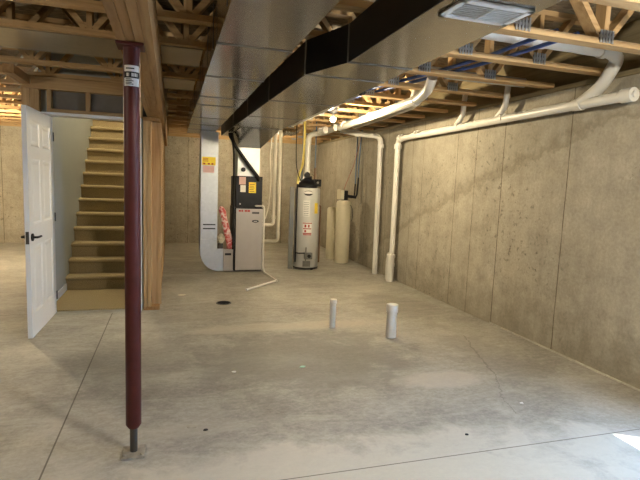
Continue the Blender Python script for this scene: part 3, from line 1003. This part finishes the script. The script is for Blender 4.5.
# ------------------------------------------------------------------ water heater
HX, HY = 2.245, 8.16
wh = thing('water_heater', 'tall grey cylindrical water heater with black top, standing on the slab', 'water heater', (HX, HY, 0))
HR = 0.215
MB().lathe([(HR-0.01, 0.03), (HR, 0.04), (HR, 1.36), (HR, 1.385), (HR-0.012, 1.40), (0, 1.405)], HX, HY, 0, 36).build('tank', heater_m, wh)
m_ = MB()
for k in range(3):
    an = -PI/2+2*PI*k/3+0.5
    m_.tube([(HX+0.16*math.cos(an), HY+0.16*math.sin(an), 0), (HX+0.16*math.cos(an), HY+0.16*math.sin(an), 0.032)], 0.025, 10)
m_.lathe([(HR-0.005, 0.022), (HR+0.004, 0.022), (HR+0.004, 0.045), (HR-0.005, 0.045)], HX, HY, 0, 36)
m_.build('base_ring', dark_steel, wh)
MB().lathe([(0.17, 1.402), (0.175, 1.43), (0.165, 1.47), (0.11, 1.53), (0.075, 1.55), (0.075, 1.60), (0, 1.60)], HX-0.01, HY, 0, 24).build('draft_hood', black_m, wh)
m_ = MB().box(HX+0.08, HX+0.20, HY-0.13, HY-0.02, 1.43, 1.55)
MB().tube([(HX-0.05, HY-0.12, 1.62), (HX-0.05, HY-0.075, 1.62)], 0.05, 14).build('fan_inlet', black_m, wh)
m_.build('blower', black_m, wh, 0.006)
MB().tube([(HX+0.135, HY-0.131, 1.495), (HX+0.135, HY-0.140, 1.495)], 0.018, 12).build('dial', paper, wh)
ca = math.atan2(-HY, -HX)
def hpatch(name, mat, da0, da1, z0_, z1_, par=wh, th=0.0012, off=0.0006):
    return MB().arc_patch(HX, HY, HR+off, ca+da0, ca+da1, z0_, z1_, 8, mat, th).build(name, mat, par)
m_, m2 = MB(), MB()
for k in range(12):
    q = (k+0.5)/12*2-1
    hh = 0.042*math.sqrt(1-q*q)
    a0, a1 = ca+0.06+0.36*(q-1/12), ca+0.06+0.36*(q+1/12)
    m_.arc_patch(HX, HY, HR+0.0006, a0, a1, 1.312-hh, 1.312+hh, 2, ink, 0.0012)
    if abs(q) < 0.92:
        m2.arc_patch(HX, HY, HR+0.0022, a0, a1, 1.312-hh*0.25, 1.312+hh*0.80, 2, paper, 0.0008)
bo = tag(m_.build('badge', ink, wh), 'oval badge, white above a dark crescent')
m2.build('badge_face', paper, bo)
lb1 = hpatch('sticker', paper, -0.32, 0.22, 0.92, 1.19)
pr_ = MB()
for i in range(8):
    pr_.arc_patch(HX, HY, HR+0.002, ca-0.26, ca+0.12, 0.94+0.03*i, 0.946+0.03*i, 6, ink, 0.0008)
pr_.build('printing', grey_steel, lb1)
el = hpatch('energy_label', yellow, 0.62, 0.98, 0.97, 1.15)
tag(el, 'yellow energy label')
wl = hpatch('warning_label', paper, -0.30, 0.42, 0.60, 0.82)
tag(wl, 'white warning label with red print')
pr_ = MB()
for z0_, z1_, a, b in ((0.80, 0.815, -0.30, 0.42), (0.735, 0.782, -0.16, -0.02), (0.735, 0.782, 0.12, 0.24), (0.705, 0.720, -0.26, 0.38), (0.652, 0.69, -0.16, -0.02), (0.625, 0.642, -0.28, 0.40), (0.602, 0.618, -0.26, 0.40)):
    pr_.arc_patch(HX, HY, HR+0.002, ca+a, ca+b, z0_, z1_, 4, red_label, 0.0008)
pr_.build('printing', red_label, wl)
m_ = MB()
fx, fy = HX+HR*math.cos(ca+0.15), HY+HR*math.sin(ca+0.15)
m_.box(fx-0.06, fx+0.07, fy-0.07, fy+0.02, 0.20, 0.31)
m_.tube([(fx-0.04, fy-0.04, 0.12), (fx-0.04, fy-0.04, 0.40)], 0.011, 8)
m_.build('gas_valve', grey_steel, wh, 0.008)
MB().tube([(fx+0.01, fy-0.07, 0.255), (fx+0.01, fy-0.085, 0.255)], 0.03, 14).build('dial', ink, wh)
hpatch('burner_door', grey_steel, -0.22, 0.40, 0.06, 0.16)
rx, ry = HX+(HR+0.02)*math.cos(ca+1.35), HY+(HR+0.02)*math.sin(ca+1.35)
MB().tube([(rx-0.03, ry+0.01, 1.10), (rx, ry, 1.10), (rx, ry, 0.12)], 0.012, 8, 0.02).build('relief_pipe', copper, wh)

# heater vent pipe up, across and forward
m_ = MB().tube([(HX-0.02, HY, 1.60), (HX-0.02, HY, 2.30), (HX+0.22, HY-0.10, 2.335), (2.42, 7.3, 2.345)], 0.045, 16, 0.10)
for t_ in (0.0, 0.05, 0.10, 0.15):
    m_.tube([(2.36-t_*0.1, 7.62+t_*1.4, 2.338), (2.358-t_*0.1, 7.65+t_*1.4, 2.338)], 0.055, 16)
m_.tube([(HX-0.02, HY, 2.14), (HX-0.02, HY, 2.22)], 0.052, 16)
tag(m_.build('vent_pipe', pvc), 'white vent pipe rising from the black top of the water heater', 'pipe')
# gas piping left of the heater
m_ = MB().tube([(2.02, 8.0, 1.46), (2.02, 8.0, 0.14)], 0.012, 8)
m_.tube([(2.02, 8.0, 0.30), (2.05, 7.92, 0.30), (fx-0.05, fy-0.03, 0.30)], 0.011, 8, 0.02)
tag(m_.build('gas_pipe', black_m, wh), 'thin black iron gas pipe')
tag(MB().tube([(2.11, 7.99, 2.52), (2.115, 8.0, 2.1), (2.10, 8.0, 1.78), (2.035, 8.01, 1.60), (2.02, 8.0, 1.46)], 0.020, 10, 0.12).build('gas_connector', yellow_pipe),
    'yellow flexible gas line hanging down to the water heater', 'pipe')
tag(MB().tube([(1.95, 7.9, 2.44), (1.955, 7.92, 2.05), (1.97, 7.93, 1.75), (2.02, 7.92, 1.58), (2.06, 7.90, 1.50)], 0.007, 8, 0.2).build('cable', black_rub),
    'thin black cable hanging left of the yellow gas line', 'cable')
for dx, lab in ((-0.08, 'slim blue-grey water line above the heater, left of its vent pipe'), (0.15, 'slim blue-grey water line above the heater, right of its vent pipe')):
    m_ = MB().tube([(HX+dx, HY+0.12, 1.39), (HX+dx, HY+0.12, 2.60)], 0.011, 8)
    if dx > 0:
        m_.tube([(HX+dx, HY+0.12, 1.40), (HX+dx, HY+0.12, 1.75)], 0.012, 8, None, copper)
    tag(m_.build('water_line', grey_pex), lab, 'pipe', 'water lines over the heater')
# grey steel panel beside the heater
m_ = MB().box(1.93, 2.00, 8.12, 8.16, 0, 1.41)
m_.box(1.945, 1.952, 8.112, 8.12, 0, 1.41)
m_.box(1.975, 1.982, 8.112, 8.12, 0, 1.41)
tag(m_.build('metal_panel', grey_steel), 'narrow grey ribbed metal panel standing left of the water heater', 'panel')

# ------------------------------------------------------------------ water softener pair
sf = thing('softener_tank', 'taller cream water softener tank with black valve on top', 'water softener', (3.11, 8.72, 0))
MB().lathe([(0.13, 0), (0.137, 0.015), (0.137, 1.13), (0.12, 1.17), (0.06, 1.19), (0, 1.19)], 3.11, 8.72, 0, 28).build('tank', cream, sf)
m_ = MB().box(3.0, 3.075, 8.60, 8.82, 1.20, 1.385)
m_.box(3.005, 3.065, 8.575, 8.60, 1.24, 1.35)
m_.build('control_head', cream, sf, 0.015)
m_ = MB().box(3.078, 3.16, 8.63, 8.80, 1.19, 1.37)
m_.tube([(3.15, 8.70, 1.27), (3.26, 8.70, 1.255)], 0.03, 12)
m_.build('valve', black_m, sf, 0.01)
m_ = MB()
m_.tube([(3.15, 8.67, 1.19), (3.25, 8.62, 1.05), (3.265, 8.62, 0.92), (3.24, 8.60, 0.8)], 0.006, 8, 0.06)
m_.build('drain_tube', black_rub, sf)
bt_ = thing('brine_tank', 'shorter cream cylinder behind and left of the black-valved tank', 'water softener', (3.05, 9.2, 0))
MB().lathe([(0.098, 0), (0.105, 0.015), (0.105, 0.99), (0.09, 1.02), (0.03, 1.035), (0, 1.035)], 3.055, 9.2, 0, 28).build('tank', cream, bt_)
m_ = MB().tube([(3.255, 8.70, 1.258), (3.34, 8.69, 1.25)], 0.028, 12)
m_.tube([(3.325, 8.69, 1.24), (3.345, 8.66, 1.30), (3.355, 8.66, 1.50), (3.36, 8.66, 1.62)], 0.017, 10, 0.04)
m_.tube([(3.32, 8.73, 1.25), (3.33, 8.73, 1.50)], 0.014, 10)
tag(m_.build('bypass_pipe', black_m), 'black bypass pipe from softener valve to the concrete wall', 'pipe')
for i, (x0_, x1_, lab) in enumerate(((3.355, 3.375, 'blue-grey water line up the wall above softener, right one'), (3.33, 3.345, 'blue-grey water line up the wall above softener, left one'))):
    tag(MB().tube([(x0_, 8.66+0.07*i, 1.50), (x0_, 8.66+0.07*i, 1.9), (x1_, 8.60+0.16*i, 2.62)], 0.013, 10, 0.1).build('water_line', grey_pex), lab, 'pipe', 'water lines over the softener')
tag(MB().tube([(3.09, 8.68, 1.385), (3.12, 8.66, 1.5), (3.25, 8.64, 1.85), (3.34, 8.62, 2.25), (3.35, 8.6, 2.5)], 0.005, 8, 0.1).build('cable', red_pex),
    'thin reddish cable rising from the softener head to the joists', 'cable')

# ------------------------------------------------------------------ drain and vent pipes
def coupling(m_, a, b, r):
    m_.tube([a, b], r, 16)
# wall run with cleanout plug
ws = MB()
ws.tube([(3.30, 2.95, 2.232), (3.30, 6.70, 2.205), (3.30, 6.91, 2.19), (3.30, 6.91, 0.46), (3.30, 6.99, 0.30), (3.30, 6.99, 0.0)], 0.042, 18, 0.11)
for y in (3.45, 4.42, 5.25, 6.30):
    coupling(ws, (3.30, y, 2.229), (3.30, y+0.05, 2.229), 0.049)
coupling(ws, (3.30, 2.92, 2.232), (3.30, 3.02, 2.232), 0.053)
ws.tube([(3.30, 2.905, 2.232), (3.30, 2.922, 2.232)], 0.026, 6)
coupling(ws, (3.30, 3.40, 2.229), (3.30, 3.47, 2.229), 0.052)
for y, dz in ((4.54, 0.0), (5.32, 0.0)):
    ws.tube([(3.30, y+0.02, 2.235), (3.30, y-0.12, 2.34), (3.30, y-0.15, 2.60)], 0.030, 14, 0.06)
coupling(ws, (3.30, 6.86, 2.205), (3.30, 6.80, 2.206), 0.057)
coupling(ws, (3.30, 6.91, 2.12), (3.30, 6.91, 2.05), 0.057)
wso = tag(ws.build('drain_pipe', pvc), 'white drain pipe running along the top of the right wall, down to slab', 'pipe')
m_ = MB().tube([(3.32, 7.06, 0.0), (3.32, 7.06, 0.30), (3.30, 6.98, 0.42)], 0.045, 16, 0.05)
m_.tube([(3.28, 6.90, 0.0), (3.28, 6.90, 0.40)], 0.058, 18)
coupling(m_, (3.28, 6.90, 0.24), (3.28, 6.90, 0.29), 0.068)
coupling(m_, (3.28, 6.90, 0.38), (3.28, 6.90, 0.43), 0.068)
m_.tube([(3.28, 6.90, 0.43), (3.28, 6.90, 0.445)], 0.025, 6)
m_.build('cleanout', pvc, wso)
# second vertical, nearer the softener
m_ = MB().tube([(2.62, 7.62, 2.35), (2.85, 7.60, 2.315), (3.29, 7.55, 2.285), (3.29, 7.52, 0.0)], 0.043, 18, 0.11)
coupling(m_, (3.29, 7.535, 2.10), (3.29, 7.533, 2.16), 0.052)
coupling(m_, (2.86, 7.60, 2.315), (2.92, 7.594, 2.310), 0.052)
tag(m_.build('drain_pipe', pvc), 'white drain pipe elbowed down the right wall left of the cleanout', 'pipe')
# sloping pipe under the joists
m_ = MB().tube([(2.42, 7.1, 2.325), (2.37, 5.6, 2.335), (2.33, 4.45, 2.345), (2.30, 4.22, 2.40), (2.285, 4.14, 2.484)], 0.046, 18, 0.12)
for y in (4.52, 5.75, 6.85):
    coupling(m_, (2.335+0.03*(y-4.5), y, 2.343), (2.337+0.03*(y-4.5), y+0.06, 2.343), 0.054)
tag(m_.build('drain_pipe', pvc), 'white drain pipe hung under the joists right of the bare bulb', 'pipe')
m_ = MB().tube([(2.58, 6.9, 2.36), (2.51, 5.6, 2.36), (2.47, 4.82, 2.37), (2.45, 4.66, 2.62)], 0.06, 18, 0.12)
tag(m_.build('flue_pipe', pvc_old), 'fatter beige pipe running just right of the hung drain pipe', 'pipe')
m_ = MB().tube([(1.55, 4.30, 2.57), (2.42, 4.24, 2.57)], 0.04, 14)
tag(m_.build('branch_pipe', pvc), 'white pipe lying within the joists left of the hung drain elbow', 'pipe')
m_ = MB().tube([(2.47, 4.22, 2.55), (3.35, 4.22, 2.55)], 0.045, 14)
tag(m_.build('branch_pipe', galv_bright), 'pale pipe lying within the joists right of the hung drain elbow', 'pipe')
# big vent pipe through the nearest bays
m_ = MB().tube([(1.6, 3.10, 2.59), (3.24, 3.11, 2.575), (3.315, 3.11, 2.53), (3.315, 3.24, 2.34), (3.30, 3.42, 2.24)], 0.050, 20, 0.10)
coupling(m_, (2.56, 3.106, 2.581), (2.61, 3.106, 2.581), 0.058)
coupling(m_, (3.13, 3.11, 2.576), (3.18, 3.11, 2.5757), 0.058)
m_.build('vent_branch', pvc, wso)
# water lines and hoses threaded through the trusses
for i, (dx, mat, lab) in enumerate(((0, blue_pex, 'blue water tube threaded through the trusses, left of two'), (0.165, blue_pex, 'blue water tube threaded through the trusses, right of two'))):
    pts = [(2.345+dx, 2.68, 2.505), (2.33+dx, 2.93, 2.505), (2.33+dx*0.85, 3.36, 2.505), (2.245+dx*0.7, 3.99, 2.505), (1.80+dx, 6.0, 2.505)]
    tag(MB().tube(pts, 0.015, 10, 0.12).build('water_tube', mat), lab, 'tube', 'blue water tubes in the trusses')
for i, (x, mat, lab) in enumerate(((1.78, black_rub, 'black hose in the trusses above the bare bulb, left one'), (1.90, pvc, 'white hose in the trusses above the bare bulb'), (2.05, black_rub, 'black hose in the trusses above the bare bulb, right one'))):
    tag(MB().tube([(x+0.02+0.12, 4.55, 2.575), (x+0.05, 5.3, 2.575), (x-0.0, 6.2, 2.575), (x-0.02, 7.4, 2.575)], 0.024, 10, 0.3).build('hose', mat), lab, 'hose')
# crumpled foil flexible duct
m_ = MB()
pts = []
N = 44
for i in range(N+1):
    q = i/N
    pts.append((1.86+0.40*q, 8.70+0.35*q, 2.335+0.13*q+0.02*math.sin(q*7)))
m_.tube(pts, lambda q: 0.052+0.010*math.sin(q*N*PI*0.5*1.01)+0.006*math.sin(q*37), 18)
tag(m_.build('flexible_duct', foil), 'shiny crumpled foil flexible duct near the back wall, above vent pipes', 'duct')

# ------------------------------------------------------------------ pipe stubs, floor drain, scraps
m_ = MB().lathe([(0.030, 0), (0.030, 0.25)], 1.61, 4.70, 0, 20)
sb = m_.build('pipe_stub', pvc)
tag(sb, 'narrow white pipe stub standing up from the slab, the left one', 'pipe stub')
MB().lathe([(0.036, 0.25), (0.036, 0.295), (0.030, 0.297), (0.0, 0.297)], 1.61, 4.70, 0, 20).build('cap', pvc, sb)
m_ = MB().lathe([(0.049, 0), (0.049, 0.27)], 2.08, 4.28, 0, 24)
sb = m_.build('pipe_stub', pvc)
tag(sb, 'wide white pipe stub with collar standing up from the slab, the right one', 'pipe stub')
MB().lathe([(0.058, 0.255), (0.058, 0.33), (0.051, 0.333), (0.0, 0.333)], 2.08, 4.28, 0, 24).build('cap', pvc, sb)
fd = thing('floor_drain', 'round dark floor drain set in the slab before the furnace', 'drain', (0.61, 5.87, 0))
MB().lathe([(0.092, 0.0005), (0.092, 0.006), (0.078, 0.006), (0.078, 0.0005)], 0.61, 5.87, 0, 28).build('rim', dark_steel, fd)
m_ = MB().lathe([(0.0, 0.001), (0.077, 0.001), (0.077, 0.003), (0.0, 0.003)], 0.61, 5.87, 0, 28)
for i in range(-4, 5):
    hw = math.sqrt(max(0, 0.074**2-(0.016*i)**2))
    m_.box(0.61-hw, 0.61+hw, 5.87+0.016*i-0.003, 5.87+0.016*i+0.003, 0.003, 0.006)
m_.build('grate', black_m, fd)
def chip(label, x, y, r, mat):
    m_ = MB()
    n = 7
    vs = []
    for z in (0.0005, 0.006):
        for k in range(n):
            an = 2*PI*k/n
            vs.append((x+r*math.cos(an)*random.uniform(0.6, 1.2), y+r*0.7*math.sin(an)*random.uniform(0.6, 1.2), z))
    m_.add(vs, [tuple(range(n))[::-1], tuple(range(n, 2*n))]+[(i, (i+1) % n, n+(i+1) % n, n+i) for i in range(n)])
    tag(m_.build('debris_chip', mat), label, 'scrap', 'scraps on the slab')
chip('pale green scrap on the slab in front of the pipe stubs', 1.02, 3.68, 0.026, green_chip)
chip('tiny white scrap on the slab left of the pale green scrap', 0.47, 3.68, 0.018, paper)
chip('pale scrap lying on the slab beside the stud wall foot', 0.13, 6.35, 0.05, pvc_old)
chip('pale scrap on the slab just behind the open door edge', -1.62, 5.0, 0.028, paper)
chip('dark scrap on the slab right of the maroon column', 0.20, 2.82, 0.016, ink)
chip('pale flaky scrap on the slab right of the maroon column', 0.12, 2.88, 0.04, sealant)
chip('white scrap on the slab near the sealant bead, right side', 2.36, 2.72, 0.016, paper)
chip('dark scrap on the slab below the cracked patch, right side', 1.72, 2.42, 0.012, ink)

# ------------------------------------------------------------------ bare bulb
BL = Vector((1.862, 5.735, 2.363))
lf = thing('bare_bulb', 'bare glowing light bulb in white holder under the joists', 'light', BL)
MB().lathe([(0.052, 0.0), (0.052, 0.0855)], BL.x, BL.y, BL.z, 8).build('outlet_box', galv_plate, lf)
MB().lathe([(0.0, 0.0), (0.056, 0.0), (0.056, -0.012), (0.034, -0.030), (0.026, -0.036), (0.0, -0.036)][::-1], BL.x, BL.y, BL.z-0.001, 24).build('lamp_holder', porcelain, lf)
MB().lathe([(0.0, -0.0365), (0.013, -0.0365), (0.013, -0.048), (0.020, -0.058), (0.030, -0.086), (0.0, -0.088)], BL.x, BL.y, BL.z, 16).build('added_bulb_collar', porcelain, lf)  # opaque collar added to block the bulb's upward light from the joists
tag(MB().lathe([(0.0, -0.141), (0.014, -0.138), (0.025, -0.128), (0.031, -0.110), (0.0305, -0.0875)], BL.x, BL.y, BL.z, 16).build('bulb', bulb_m, lf), 'glowing bulb')

lamp('bare_bulb_light', 'POINT', (BL.x, BL.y, BL.z-0.110), 176, WARM, 0.012).parent = None
